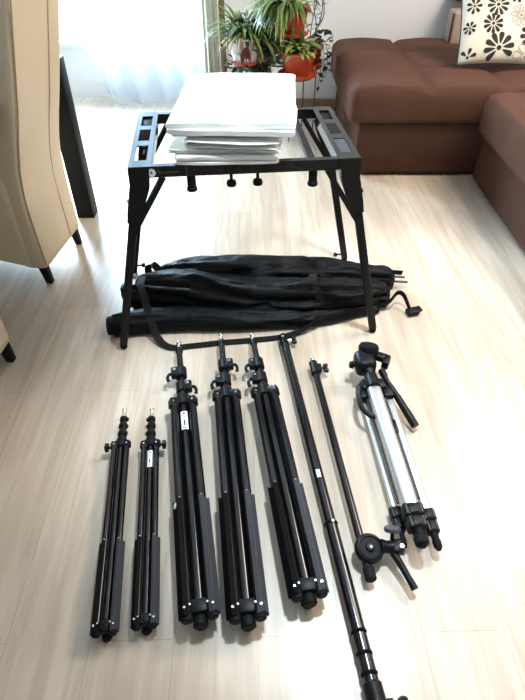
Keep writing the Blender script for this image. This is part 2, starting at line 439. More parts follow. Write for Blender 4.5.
def make_chair(label, loc, rz):
    t = thing('dining_chair', label, 'chair', loc, rz, local=True)
    prof = [(.075, 0), (.22, -.004), (.37, -.004), (.46, .006), (.51, .016), (.60, .040), (.68, .065), (.79, .094), (.91, .124), (1.02, .152), (1.07, .163)]
    hw = .19
    # backrest, one upholstered slab that runs down to the hem at the rear
    rows = []
    for z, b in prof:
        th = .10 if z < .5 else .10-.03*min(1, (z-.5)/.2)
        w = hw - (.012*max(0, (z-.95)/.12)**2)
        r = .022
        y0, y1 = -b, -b+th
        ring = []
        for cx, cy, a0 in ((w-r, y1-r, 0), (-w+r, y1-r, 90), (-w+r, y0+r, 180), (w-r, y0+r, 270)):
            for k in range(4):
                a = math.radians(a0+k*30); ring.append(V((cx+r*math.cos(a), cy+r*math.sin(a), z)))
        rows.append(ring)
    rows.insert(1, [p+V((0, 0, .012)) for p in rows[0]])
    top = rows[-1]; c = sum(top, V())/len(top)
    rows.append([c+(p-c)*.88+V((0, 0, .014)) for p in top]); rows.append([c+(p-c)*.5+V((0, 0, .02)) for p in top])
    mb = MB(); mb.loft(rows); o = link('backrest', mb, M['cream'], t, ang=60); subsurf(o, 1)
    # seat with skirt
    mb = MB(); rings = []
    for z, g in ((.085, 0), (.25, .003), (.43, .006), (.465, .002), (.485, -.012), (.492, -.05)):
        w, y1 = hw+.006+g, .47+g
        r = .03; ring = []
        for cx, cy, a0 in ((w-r, y1-r, 0), (-w+r, y1-r, 90), (-w+r, .05+r, 180), (w-r, .05+r, 270)):
            for k in range(4):
                a = math.radians(a0+k*30); ring.append(V((cx+r*math.cos(a), cy+r*math.sin(a), z)))
        rings.append(ring)
    for p in rings[0]: p.z += .17*p.y
    mb.loft(rings); link('seat', mb, M['cream'], t, ang=60)
    # seams down the rear panel
    for sx in (-hw+.012, hw-.115):
        mb = MB(); pts = [V((sx, -b-.0005, max(z, .10))) for z, b in prof]; mb.tube(curve(pts, 4), .0028, 6); link('seam', mb, M['creamseam'], t)
    mb = MB(); mb.box((0, .25, .088), (.35, .42, .03))
    for v in mb.bm.verts: v.co.z += .17*v.co.y
    link('underframe', mb, M['black'], t)
    for sx in (-1, 1):
        for y, dy in ((.03, -.012), (.43, .012)):
            mb = MB(); mb.box((0, 0, 0), (.036, .036, .10), bev=.004)
            for v in mb.bm.verts:
                k = 1-.25*(.5-v.co.z/.10)
                v.co = V((sx*(hw-.03)+v.co.x*k, y+v.co.y*k+dy*(.5-v.co.z/.1), v.co.z+.05))
            link('leg', mb, M['black'], t)
    return t
RZ = math.radians(83)
ch = make_chair('cream leather dining chair, tall back in full view beside the black table', (-.868, 2.035, 0), RZ)
copy_thing(ch, (-.902, 1.228, 0), RZ, 'cream leather dining chair, only a lower corner and black foot in view')

# ------------------------------------------------------------------ keyboard table stand
TA = math.radians(5.8)
st = thing('keyboard_stand', 'black folding metal keyboard stand holding the folded white sheets', 'stand', (-.072, 1.763, 0), TA, local=True)
TZ = .667; HW, HD = .345, .238
def slab_with_holes(mb, xc, w, y0, y1, z0, z1, holes, hw):
    xs = (xc-w/2, xc-hw/2, xc+hw/2, xc+w/2)
    mb.box(((xs[0]+xs[1])/2, (y0+y1)/2, (z0+z1)/2), (xs[1]-xs[0], y1-y0, z1-z0))
    mb.box(((xs[2]+xs[3])/2, (y0+y1)/2, (z0+z1)/2), (xs[3]-xs[2], y1-y0, z1-z0))
    yy = y0
    for a, b in holes+[(y1, y1)]:
        if a > yy: mb.box((xc, (yy+a)/2, (z0+z1)/2), (hw, a-yy, z1-z0))
        yy = b
for s in (-1, 1):
    xc = s*(HW-.034)
    mb = MB(); y = HD
    holes = [(-.19, -.075), (-.035, .065), (.10, .195)]
    slab_with_holes(mb, xc, .068, -HD, HD, TZ-.004, TZ, holes, .036)
    for dx in (-.033, .033): mb.box((xc+dx, 0, TZ-.017), (.003, 2*HD, .030))
    sp = link('side_plate', mb, M['frame'], st, smooth=False)
    mb = MB(); mb.box((xc, .015, TZ-.002), (.035, .098, .007), bev=.003); link('slider_pad', mb, M['pad'], sp)
    mb = MB(); mb.box((xc, .147, TZ-.010), (.036, .09, .008), bev=.002); link('socket', mb, M['blacksoft'], sp)
    if s > 0:
        mb = MB(); mb.box((xc, -.132, TZ-.004), (.035, .112, .004), bev=.001); link('pale_insert', mb, M['clear'], sp)['label'] = 'pale grey insert'
    else:
        mb = MB(); mb.box((xc+.006, -.10, TZ-.012), (.008, .06, .012), bev=.002); mb.cyl((xc+.006, -.075, TZ-.012), (xc+.006, -.075, TZ-.002), .008, seg=10); link('catch', mb, M['blacksoft'], sp)
for nm_, yy in (('front_rail', -HD+.012), ('back_rail', HD-.012)):
    mb = MB(); mb.box((0, yy, TZ-.018), (2*HW-.002, .024, .034), bev=.0025); link(nm_, mb, M['frame'], st, smooth=False)
# legs: gusset, tube, foot; splayed outwards along the rails
FX = .466
for sx in (-1, 1):
    for sy in (-1, 1):
        y = sy*(HD-.013)
        top = V((sx*(HW-.022), y, TZ-.03)); foot = V((sx*FX, sy*(.262 if sy < 0 else .236), .014)); d = (foot-top).normalized()
        mb = MB(); a = top-d*.0+V((0, 0, .028)); b = top+d*.14
        wx = V((d.z, 0, -d.x)) if d.z else V((1, 0, 0)); wx.normalize()
        if wx.x*sx < 0: wx = -wx
        rings = []
        for p, o_, i_ in ((V((sx*(HW-.001), y, TZ-.002)), 0, .062), (top+d*.03, .018, .040), (top+d*.115, .019, .026), (top+d*.15, .017, .019)):
            rings.append([p+wx*o_+V((0, .015, 0)), p+wx*o_-V((0, .015, 0)), p-wx*i_-V((0, .015, 0)), p-wx*i_+V((0, .015, 0))] if o_ else
                         [V((sx*HW, y+.015, TZ-.003)), V((sx*HW, y-.015, TZ-.003)), V((sx*(HW-i_), y-.015, TZ-.003)), V((sx*(HW-i_), y+.015, TZ-.003))])
        mb.loft(rings); lg_ = None
        bar = MB(); rot = Matrix((wx, V((0, 1, 0)), d)).transposed()
        L = (foot-top).length
        bar.box((top+foot)/2+d*.045, (.027, .022, L-.10), rot=rot, bev=.003)
        lg_ = link('leg', bar, M['frameleg'], st)
        link('gusset', mb, M['frameleg'], lg_, ang=30)
        mb = MB(); mb.lathe([(.008, 0), (.0125, .004), (.0135, .012), (.011, .02), (.007, .024), (.007, .04)], (foot.x, foot.y, 0), seg=14); link('foot', mb, M['blacksoft'], lg_)
        mb = MB(); p = foot-d*.022
        if sy > 0:
            mb.cyl(p-V((sx*.008, 0, 0)), p-V((sx*.035, 0, 0)), .004, seg=8); mb.cyl(p-V((sx*.032, 0, 0)), p-V((sx*.046, 0, 0)), .010, .009, seg=10, bev=.002)
            link('knob', mb, M['black'], lg_)
        else:
            q = top+d*.085; mb.cyl(q+wx*.015, q+wx*.024, .007, seg=10); link('rivet', mb, M['steel'] if sx < 0 else M['black'], lg_)
        # diagonal brace from rail to leg: two flat bars
        k0 = V((sx*(HW-.10), y+sy*-.0, TZ-.034)); k1 = top+d*.20
        for off in (-.013, .013):
            mb = MB(); mb.ribbon([k0+V((0, off, 0)), k0.lerp(k1, .5)+V((0, off, 0)), k1+V((0, off, 0))], .016, .003, (sx*.8, 0, .6)); link('brace', mb, M['frameleg'], st, smooth=False)
# sliding cross bars under the sheets, with pegs and clamp knobs at the front
for x in (-.165, .205):
    mb = MB(); mb.box((x, 0, TZ-.024), (.022, 2*HD-.03, .02), bev=.002)
    cb = link('cross_bar', mb, M['frameleg'], st, smooth=False)
    mb = MB(); mb.cyl((x, -HD+.02, TZ-.035), (x, -HD+.014, TZ-.075), .0135, seg=14, bev=.003); mb.cyl((x, -HD+.014, TZ-.072), (x, -HD+.013, TZ-.086), .016, seg=14, bev=.003)
    link('peg', mb, M['blacksoft'], cb)
for x in (-.045, .035):
    mb = MB(); mb.cyl((x, -HD+.015, TZ-.034), (x, -HD+.015, TZ-.060), .005, seg=10)
    kb = link('knob', mb, M['black'], st)
    mb = MB(); mb.lathe([(.006, 0), (.014, .003), (.0155, .010), (.013, .018), (.005, .021)], (x, -HD+.015, TZ-.078), seg=14); link('knob_head', mb, M['blacksoft'], kb)
# printed emblem and lettering on the front rail
mb = MB(); yf = -HD-.0008; xe = -.278; ze = TZ-.019
def disc(mb, x, z, r, y, r0=0):
    n = 20
    o1 = [mb.bm.verts.new((x+r*math.cos(2*PI*k/n), y, z+r*math.sin(2*PI*k/n))) for k in range(n)]
    if r0 <= 0: mb.f(o1)
    else:
        o2 = [mb.bm.verts.new((x+r0*math.cos(2*PI*k/n), y, z+r0*math.sin(2*PI*k/n))) for k in range(n)]
        for k in range(n): mb.f([o1[k], o1[(k+1) % n], o2[(k+1) % n], o2[k]])
disc(mb, xe, ze, .0125, yf, .0035)
mb.box((xe+.0035, yf, ze+.004), (.004, .0006, .008)); em = link('emblem', mb, M['white'], st, smooth=False)
mb = MB(); x = xe+.022
for i, w in enumerate([.005, .0035, .004, .002, .0045, .004, .0035, .005, .002, .004, .0045, .0035]):
    mb.box((x+w/2, yf, ze), (w*.75, .0006, .0055 if i % 3 else .008)); x += w+.0012
link('lettering', mb, M['clear'], st, smooth=False)
mb = MB(); mb.box((xe+.102, yf, ze), (.0022, .0008, .03)); link('edge_mark', mb, M['clear'], st, smooth=False)

# ------------------------------------------------------------------ folded white sheets on the stand
def sheet(label, x0, x1, y0, y1, z0, layers, t, gap, rot, seed, m, front_first=True, roundn=6, wob=.004, side=False, dip=0.):
    """one sheet of cloth folded zig-zag: a continuous thick strip, folded at front and back (or, side=True, at both ends)"""
    rnd = random.Random(seed); h = t+gap
    a0, a1, e0, e1 = (x0, x1, y0, y1) if side else (y0, y1, x0, x1)
    cl = []; atfront = not front_first; n = 14
    for k in range(layers):
        za = z0+t/2+k*h
        fy = a0+rnd.uniform(0, .016)*(1 if k else 0); by = a1-rnd.uniform(0, .018)
        seq = [(fy+h/2+(by-fy-h)*i/n) for i in range(n+1)]
        if atfront == (k % 2 == 0): seq = seq[::-1]
        for q, a in enumerate(seq):
            u = (a-a0)/(a1-a0)
            cl.append((a, za-(dip*gap*math.sin(PI*min(1, max(0, u)))**.7 if k else 0), k))
        if k < layers-1:
            ye = cl[-1][0]; sg = -1 if ye < (a0+a1)/2 else 1
            cl += [(ye+sg*(h/2)*1.3*math.sin(PI*i/roundn), za+h/2*(1-math.cos(PI*i/roundn)), k+i/roundn) for i in range(1, roundn)]
    NX = 40; rows = []; nc = len(cl)
    c0 = V(((x0+x1)/2, (y0+y1)/2, 0)); R = Matrix.Rotation(rot, 3, 'Z')
    jit = [random.Random(seed*31+k).uniform(-.004, .014) for k in range(layers+1)]
    for i in range(NX+1):
        s = i/NX; L = []; Rr = []
        for j, (y, z, k) in enumerate(cl):
            a, b = cl[max(0, j-1)], cl[min(nc-1, j+1)]
            dy, dz = b[0]-a[0], b[1]-a[1]; l = math.hypot(dy, dz) or 1
            ny, nz = -dz/l*t/2, dy/l*t/2
            if min(s, 1-s) < .012: ny *= .55; nz *= .55
            ki = int(k); kf = k-ki; jj = jit[ki]*(1-kf)+jit[min(ki+1, layers)]*kf
            x = e0+(e1-e0)*s + jj*(1-2*s)
            wz = wob*noise.noise(V((x*8+seed, y*6, k*.35)))*(.3+.9*(z-z0)/(layers*h))
            wy = .015*noise.noise(V((x*9+seed*3, k*.9, 3)))
            wx = .012*noise.noise(V((y*10+seed*5, k*1.1, 7)))*abs(1-2*s)
            for arr, q in ((L, 1), (Rr, -1)):
                aa, ee = y+ny*q+wy, x+wx
                px, py = (aa, ee) if side else (ee, aa)
                zz = z+nz*q+max(wz, -.3*gap-.001) if k else max(z0, z+nz*q)
                p = R @ (V((px, py, 0))-c0) + c0
                arr.append(V((p.x, p.y, max(zz, z0))))
        rows.append(L+Rr[::-1])
    mb = MB(); mb.loft(rows); o = link('folded_sheet', mb, m, ang=50)
    tag(o, label, 'cloth', 'folded white sheets stacked on the keyboard stand'); return o
z = TZ+.0005
sheet('off white folded sheet lowest in the stack, resting on the black rails', -.262, .035, 1.506, 2.00, z, 3, .0068, .0022, math.radians(2), 1, M['cloth'], True, wob=.006); z += .0265
sheet('off white thin folded sheet second from the bottom of the stack', -.268, .066, 1.513, 2.00, z, 2, .0068, .0016, math.radians(-1), 2, M['cloth'], True, side=True, wob=.006); z += .0175
sheet('off white folded sheet with an open looped fold in mid stack', -.210, .070, 1.500, 1.99, z, 2, .0052, .0125, math.radians(-2), 3, M['cloth'], False, wob=.006, side=True, dip=.45); z += .0255
sheet('off white folded sheet just under the smooth top one', -.262, .085, 1.535, 2.00, z-.002, 2, .0048, .0015, math.radians(1), 4, M['cloth'], False, wob=.002, side=True); z += .0115
sheet('bright white wide folded sheet with smooth top, uppermost of the stack', -.268, .108, 1.506, 2.05, z, 2, .0140, .0012, math.radians(-2.2), 5, M['clothtop'], True, wob=.004)

# ------------------------------------------------------------------ carry bags
def bag_body(ctrl, seed, nl=70, na=44, fold=.012):
    """ctrl: (x, y, half width, height) along the bag"""
    cs = curve([V((c[0], c[1], 0)) for c in ctrl], 18); ws = curve([V((c[2], c[3], 0)) for c in ctrl], 18)
    n = len(cs); rows = []
    for i in range(n):
        t = (cs[min(i+1, n-1)]-cs[max(0, i-1)]).normalized(); s = V((-t.y, t.x, 0))
        w, h = ws[i].x, ws[i].y; ring = []
        e = min(i, n-1-i)/n; k = min(1, .25+ (e/.035)**.5*.75) if e < .035 else 1
        for j in range(na):
            a = 2*PI*j/na; ca, sa = math.cos(a), math.sin(a)
            u = i/n
            f = 1+fold/.07*(.6*noise.noise(V((u*5+seed, ca*1.6, sa*1.6+seed)))+.45*noise.noise(V((u*15+seed, ca*3, sa*3)))
                            -.8*max(0, 1-abs(noise.noise(V((u*3.2+seed*2, ca*2.2+u*1.5, sa*2.2)))*5))*(1 if sa > -.2 else 0))
            cz = h/2; p = cs[i]+s*(w*k*ca*f)
            zz = cz+(h/2)*(k if sa > 0 else 1)*sa*(f if sa > 0 else 1)
            if sa < 0: zz = max(.001, cz+sa*h*.62)
            ring.append(V((p.x, p.y, zz)))
        rows.append(ring)
    mb = MB(); mb.loft(rows); return mb  #bag
b1 = thing('stand_bag', 'long black nylon bag lying rearmost under the keyboard stand', 'bag', (-.05, 1.83, 0), group='black carry bags under the stand')
link('body', bag_body([(-.50, 1.80, .03, .05), (-.44, 1.81, .050, .085), (-.3, 1.835, .075, .125), (0, 1.845, .085, .14), (.25, 1.845, .072, .125), (.42, 1.845, .055, .105), (.55, 1.845, .048, .09)], 1, fold=.028), M['bag'], b1, ang=180)
mb = MB(); mb.ribbon(curve([(-.46, 1.81, .075), (-.465, 1.825, .105), (-.445, 1.83, .118), (-.42, 1.825, .095)], 5), .03, .004, (.7, .5, 0)); link('grab_loop', mb, M['web'], b1)
for k, (dy, dz) in enumerate(((0, .0), (.012, .016))):
    mb = MB(); mb.cyl((.53, 1.835+dy, .035+dz), (.605-.012*k, 1.835+dy, .03+dz), .005, seg=8); link('rod_end', mb, M['grey'], b1)
mb = MB(); mb.ribbon(curve([(.520, 1.85, .070), (.550, 1.853, .066), (.585, 1.865, .055)], 4), .02, .003, (0, 0, 1)); link('zip_pull', mb, M['web'], b1)
b2 = thing('stand_bag', 'black nylon bag tied with a band, between the other two bags', 'bag', (-.02, 1.68, 0), group='black carry bags under the stand')
link('body', bag_body([(-.525, 1.735, .04, .07), (-.475, 1.73, .085, .12), (-.25, 1.71, .095, .15), (.0, 1.68, .090, .13), (.22, 1.69, .085, .135), (.40, 1.72, .066, .11), (.51, 1.735, .048, .085)], 5, fold=.032), M['bag'], b2, ang=180)
mb = MB(); pts = []
for k in range(15):
    a = math.radians(-15+k*15); pts.append(V((.205+.012*math.sin(k*.7), 1.70+.087*math.cos(a), .006+.062+.068*math.sin(a))))
mb.ribbon(curve(pts, 2), .03, .004, (1, 0, 0)); link('tie_band', mb, M['web'], b2)
mb = MB(); mb.ribbon(curve([(-.50, 1.755, .115), (-.535, 1.75, .10), (-.56, 1.74, .05), (-.55, 1.72, .02)], 5), .028, .004, (.2, 1, 0)); mb.box((-.556, 1.742, .06), (.02, .04, .035), bev=.005); link('side_buckle', mb, M['black'], b2)
b3 = thing('stand_bag', 'slim black nylon bag nearest the light stands, with buckled strap end', 'bag', (-.05, 1.58, 0), group='black carry bags under the stand')
link('body', bag_body([(-.565, 1.535, .040, .075), (-.52, 1.545, .044, .085), (-.3, 1.582, .050, .085), (-.05, 1.585, .05, .075), (.2, 1.61, .046, .065), (.36, 1.655, .032, .05), (.465, 1.675, .028, .04)], 9, fold=.014), M['bag'], b3, ang=180)
mb = MB(); mb.lathe([(.001, 0), (.034, .004), (.037, .014), (.037, .03)], (-.582, 1.532, .041), (1, .12, 0), seg=18); link('end_cap', mb, M['bag'], b3)
mb = MB(); mb.ribbon(curve([(.455, 1.675, .03), (.50, 1.68, .045), (.535, 1.715, .06), (.56, 1.71, .055), (.578, 1.675, .025), (.585, 1.655, .014)], 6), .018, .003, [(0, .2, 1)]*31); sb = link('strap_end', mb, M['web'], b3)
mb = MB(); mb.box((.592, 1.655, .014), (.05, .035, .022), rot=Matrix.Rotation(.3, 3, 'Z'), bev=.006); mb.box((.62, 1.672, .014), (.018, .028, .012), rot=Matrix.Rotation(.3, 3, 'Z'), bev=.003); link('buckle', mb, M['black'], sb)
sp_ = curve([(-.47, 1.735, .125), (-.465, 1.67, .128), (-.44, 1.60, .105), (-.415, 1.535, .07), (-.385, 1.485, .02), (-.335, 1.452, .006), (-.26, 1.462, .004), (-.15, 1.480, .004), (-.03, 1.495, .004), (.08, 1.515, .004), (.16, 1.545, .02), (.21, 1.57, .055)], 8)
mb = MB(); n = len(sp_)
mb.ribbon(sp_, .028, .003, [V((1, .1, 0)).lerp(V((.1, 1, 0)), sstep((i/n-.3)/.15)) for i in range(n)]); link('shoulder_strap', mb, M['web'], b2)

# ------------------------------------------------------------------ folded light stands
def place(top, bot):
    (tx, ty), (bx, by) = top, bot
    return (bx, by, 0), math.atan2(-(tx-bx), ty-by), math.hypot(tx-bx, ty-by)
def light_stand(label, top, bot, big, cl_sides=(1, -1), sticker=None, knob_side=0, spot=False):
    loc, rz, L = place(top, bot)
    t = thing('light_stand', label, 'light stand', loc, rz, group='folded black light stands on the floor' if big else 'short folded light stands on the floor', local=True)
    R, r = (.0325, .0125) if big else (.0205, .0085)
    ax = R+r+.002
    fs, fr = (.705, .332) if big else (.785, .335)      # shoulder, rivet
    ct = .0150 if big else .0100
    def P(f, x=0, z=0): return V((x, f*L, ax+z))
    mb = MB(); mb.cyl(P(.02), P(fs+.05), ct, seg=16); cc = link('center_column', mb, M['gloss'], t)
    if sticker:
        z0 = ct+.0006; f0, f1 = sticker
        mb = MB(); n = 5
        mb.grid([[V((ct*1.06*math.sin(math.radians(a)), f*L, ax+ct*1.06*math.cos(math.radians(a)))) for f in (f0, f1)] for a in (-40, -20, 0, 20, 40)])
        sk = link('label_sticker', mb, M['white'], cc)
        mb = MB()
        for k, (a, b, w) in enumerate(((.06, .12, .6), (.20, .50, .28), (.58, .61, .8), (.66, .69, .7), (.74, .77, .8), (.84, .94, .4))):
            fa, fb = f0+(f1-f0)*a, f0+(f1-f0)*b
            mb.grid([[V((ct*1.09*math.sin(math.radians(q*w)), f*L, ax+ct*1.09*math.cos(math.radians(q*w)))) for f in (fa, fb)] for q in (-36, 0, 36)])
        link('print', mb, M['ink'], sk)
    # risers
    if big:
        mb = MB(); mb.cyl(P(fs+.04), P(.985), .0105, seg=14); rs = link('riser', mb, M['gloss'], t)
        mb = MB(); mb.cyl(P(.962), P(.985), .0125, seg=14, bev=.002); link('riser_collar', mb, M['black'], rs)
        mb = MB(); mb.lathe([(.0055, 0), (.0075, .006), (.0075, .011), (.005, .014), (.005, .02), (.008, .024), (.008, .034), (.006, .038)], P(.985), (0, 1, 0), 12); link('spigot', mb, M['steel'], t)
    else:
        mb = MB(); fz = fs
        for k, (f, rr) in enumerate(((.86, .0112), (.905, .0104), (.945, .0092))):
            mb.cyl(P(fz-.01), P(f), rr, seg=12, bev=.001); mb.cyl(P(f-.02), P(f), rr+.003, seg=12, bev=.001); fz = f
        link('riser', mb, M['black'], t)
        mb = MB(); mb.lathe([(.006, 0), (.006, .018), (.0045, .022), (.0045, .026), (.007, .030), (.007, .04), (.005, .043)], P(.94), (0, 1, 0), 12); link('spigot', mb, M['steel'], t)
    # spreader collar with three ears
    mb = MB(); mb.cyl(P(fs-.01), P(fs+.035), ct+.006, seg=16, bev=.002)
    angs = [math.radians(a) for a in (28, 152, 270)]
    for a in angs:
        d = V((math.cos(a), 0, math.sin(a)))
        rot = Matrix((d, V((0, 1, 0)), d.cross(V((0, 1, 0))))).transposed()
        mb.box(P(fs+.004)+d*(R*.62), (R*.9, .022 if big else .016, r*1.7), rot=rot, bev=.002)
        mb.box(P(fs-.008)+d*(R+.002), (r*2.1, .034 if big else .024, r*1.9), rot=rot, bev=.003)
    link('spreader_collar', mb, M['black'], t)
    # legs and braces
    for a in angs:
        d = V((math.cos(a), 0, math.sin(a))); tq = d.cross(V((0, 1, 0)))
        rot = Matrix((d, V((0, 1, 0)), tq)).transposed()
        mb = MB(); mb.cyl(P(fs-.02)+d*R, P(.03)+d*R, r, seg=12)
        lg_ = link('leg', mb, M['gloss'], t)
        mb = MB(); mb.cyl(P(.004)+d*R, P(.04)+d*R, r+.0012, seg=12, bev=.003); link('foot_cap', mb, M['blacksoft'], lg_)
        for f in (fr, fs-.008):
            mb = MB(); p = P(f)+d*R
            side = V((0, 0, 1)) if d.z > -.5 else tq
            mb.cyl(p+side*(r*.9), p+side*(r+.003), .0027 if big else .0022, seg=8); link('rivet', mb, M['steel'], lg_)
        # outer flat brace folded along the lower leg
        mb = MB(); w = r*1.15
        for q in (-1, 1): mb.box(P((fr+.014)/2)+d*(R+r*.62)+tq*(q*(r+.0016)), (w, (fr-.014)*L, .0024), rot=rot, bev=.0008)
        mb.box(P((fr+.014)/2-.004)+d*(R+r+.001), (.0022, (fr-.03)*L, 2*r+.004), rot=rot)
        bc = link('brace', mb, M['satin'] if d.x < .5 else M['grey'], t, smooth=False)  # one side's brace is greyer: its lit sheen is put into the colour
        mb = MB(); p = P(.032)+d*(R+.004); side = V((0, 0, 1)) if d.z > -.5 else tq
        mb.cyl(p+side*r, p+side*(r+.0065), .003 if big else .0024, seg=8); link('bolt', mb, M['steel'], bc)
    # inner pair of strut tubes beside the column
    for q in (-1, 1):
        mb = MB(); mb.cyl(P(.04, q*(ct+.0045), 0), P(fs-.015, q*(ct+.0045), 0), .0055 if big else .0036, seg=10)
        s_ = link('strut', mb, M['gloss'], t)
        mb = MB(); mb.cyl(P(fr, q*(ct+.0045), .003), P(fr, q*(ct+.0045), .0085), .003, seg=8); link('rivet', mb, M['steel'], s_)
    # bottom hub with two bolts, rubber foot
    mb = MB(); mb.cyl(P(.018), P(.052), ct+.005, seg=16, bev=.003); mb.box(P(.036, 0, ct+.005), (.036 if big else .022, .030 if big else .022, .014), bev=.003)
    hb = link('hub', mb, M['black'], t)
    for q in (-1, 1):
        mb = MB(); x = q*(.020 if big else .014); mb.cyl(P(.04, x, ct+.006), P(.04, x, ct+.0145), .003 if big else .0023, seg=8, bev=.0006); link('bolt', mb, M['steel'], hb)
    if big:
        mb = MB(); mb.cyl(P(-.006), P(.028), .0175, .0165, seg=18, bev=.004); link('rubber_foot', mb, M['blacksoft'], t)
    # clamps with levers
    if big:
        for k, f in enumerate((fs+.075, fs+.148)):
            s = cl_sides[k]
            mb = MB(); mb.cyl(P(f-.024), P(f+.024), .0195, seg=16, bev=.003); mb.box(P(f, s*.020, .005), (.026, .040, .026), bev=.005)
            cp = link('clamp', mb, M['black'], t)
            mb = MB(); mb.cyl(P(f+.006, s*.020, .012), P(f+.006, s*.020, .019), .004, seg=8); mb.cyl(P(f-.008, s*.028, .010), P(f-.008, s*.028, .017), .0035, seg=8); link('bolt', mb, M['steel'], cp)
            mb = MB(); mb.tube(curve([P(f+.002, s*.026, 0), P(f-.002, s*.040, .002), P(f-.018, s*.045, .002), P(f-.030, s*.043, 0)], 4), [.0055]*12+[.007], 8); link('lever', mb, M['black'], cp)
    else:
        for k, f in enumerate((.855, .895, .935)):
            s = 1 if knob_side <= 0 else -1
            mb = MB(); mb.cyl(P(f, s*.006), P(f, s*.010), .004, seg=8); mb.cyl(P(f, s*.009), P(f, s*.0155), .0070, .006, seg=10, bev=.0015); link('knob', mb, M['black'], t)
        s = knob_side or 1
        mb = MB(); mb.cyl(P(fs-.012, s*R, .008), P(fs-.012, s*(R+.016), .008), .004, seg=8)
        q = P(fs-.012, s*(R+.014), .008)
        for k in range(4):
            a = k*PI/2+.4; mb.cyl(q+V((0, math.cos(a), math.sin(a)))*.008, q+V((s*.011, 0, 0))+V((0, math.cos(a), math.sin(a)))*.0085, .0055, seg=8, bev=.001)
        mb.cyl(q, q+V((s*.012, 0, 0)), .009, seg=10, bev=.001)
        link('star_knob', mb, M['black'], t)
    if spot:
        mb = MB(); a = angs[1]; dd = V((math.cos(a), 0, math.sin(a))); p = P(.312)+dd*(R+r+.0018); mb.lathe([(.0001, .0), (.0085, .0003), (.008, .0012), (.0001, .0014)], p, dd, 14); link('white_dot', mb, M['white'], t)['label'] = 'small white round spot'  # small white disc on the brace
    return t
light_stand('short folded black light stand with a star knob, farthest from the silver tripod', (-.439, 1.129), (-.352, .446), False, knob_side=-1)
s2 = light_stand('short folded black light stand with a narrow white sticker', (-.352, 1.128), (-.264, .461), False, sticker=(.66, .745), knob_side=1)
light_stand('long folded black light stand with a white printed label on its column', (-.298, 1.412), (-.138, .470), True, (1, -1), sticker=(.585, .66), spot=True)
light_stand('middle of the three long folded black light stands, without a label', (-.150, 1.456), (-.031, .468), True, (-1, 1))
light_stand('long folded black light stand next to the plain telescopic pole', (-.036, 1.456), (.110, .518), True, (-1, -1))

# ------------------------------------------------------------------ telescopic crossbar pole
loc, rz, L = place((.075, 1.49), (.240, .30))
t = thing('crossbar_pole', 'long black telescopic pole between the light stands and the short boom arm', 'pole', loc, rz, local=True)
Z = .024
def Q(y, x=0, z=0): return V((x, y, Z+z))
mb = MB(); mb.cyl(Q(.42), Q(L), .0155, seg=18, bev=.001); link('upper_tube', mb, M['gloss'], t)
mb = MB(); mb.cyl(Q(.06), Q(.44), .0172, seg=18, bev=.001)
lt = link('lower_tube', mb, M['gloss'], t)
mb = MB(); mb.grid([[Q(y, .0176*math.sin(math.radians(a)), .0176*math.cos(math.radians(a))) for y in (.572, .585, .598)] for a in (-25, -12, 0, 12)]); link('small_label', mb, M['white'], t)['label'] = 'small worn white label'
for y in (.43, .16, .115, .075):
    mb = MB(); mb.lathe([(.0172, 0), (.0188, .002), (.0188, .007), (.0172, .009)], Q(y), (0, 1, 0), 18); link('ring', mb, M['satin'], lt)
mb = MB(); mb.cyl(Q(.435, .004, .0165), Q(.435, .004, .0195), .004, seg=8); link('push_button', mb, M['steel'], lt)
mb = MB(); mb.cyl(Q(-.03), Q(.065), .021, seg=18, bev=.004); mb.box(Q(.01, .02), (.03, .04, .02), bev=.004)
cp = link('coupling', mb, M['black'], t)
mb = MB(); mb.cyl(Q(.01, .03), Q(.01, .045), .005, seg=8)
mb.lathe([(.008, 0), (.019, .004), (.022, .012), (.020, .020), (.010, .024)], Q(.01, .042), (1, 0, 0), 14); link('knob', mb, M['black'], cp)
mb = MB(); mb.cyl(Q(L-.05), Q(L+.004), .0165, seg=18, bev=.002)
cp = link('end_sleeve', mb, M['black'], t)
mb = MB(); mb.cyl(Q(L-.022, .012), Q(L-.022, .034), .004, seg=8); link('screw', mb, M['steel'], cp)
mb = MB(); mb.cyl(Q(L-.022, .030), Q(L-.022, .044), .0125, .010, seg=12, bev=.002)
for a in (0, PI): mb.cyl(Q(L-.022+.012*math.cos(a), .031), Q(L-.022+.014*math.cos(a), .046), .007, seg=8, bev=.001)
link('wing_knob', mb, M['black'], cp)
mb = MB(); mb.cyl(Q(L-.016, -.004, .014), Q(L-.016, -.004, .018), .005, seg=8); link('bolt', mb, M['steel'], cp)

# ------------------------------------------------------------------ boom arm with grip head
loc, rz, L = place((.177, 1.335), (.263, .578))
t = thing('boom_arm', 'short black boom arm with a round grip head, beside the silver tripod', 'boom arm', loc, rz, local=True)
Z = .030
mb = MB(); mb.cyl(Q(.02), Q(L), .0115, seg=16, bev=.001); link('tube', mb, M['gloss'], t)
mb = MB(); mb.cyl(Q(.0), Q(.034), .0145, seg=16, bev=.003); link('end_cap', mb, M['blacksoft'], t)
mb = MB(); mb.cyl(Q(L-.05), Q(L+.012), .0165, .0145, seg=16, bev=.003); mb.box(Q(L-.02, .014), (.022, .03, .022), bev=.004)
hd = link('tip_clamp', mb, M['black'], t)
mb = MB(); mb.lathe([(.0045, 0), (.0045, .012), (.0065, .016), (.0065, .024), (.004, .027)], Q(L+.010), (0, 1, 0), 12); link('spigot', mb, M['steel'], hd)
mb = MB(); mb.cyl(Q(L-.02, .022), Q(L-.02, .034), .004, seg=8); mb.cyl(Q(L-.022, .030), Q(L-.022, .044), .013, .010, seg=12, bev=.002)
for q in (-1, 1): mb.cyl(Q(L-.022+q*.010, .032), Q(L-.022+q*.014, .047), .0075, seg=8, bev=.0015)
link('wing_knob', mb, M['black'], hd)
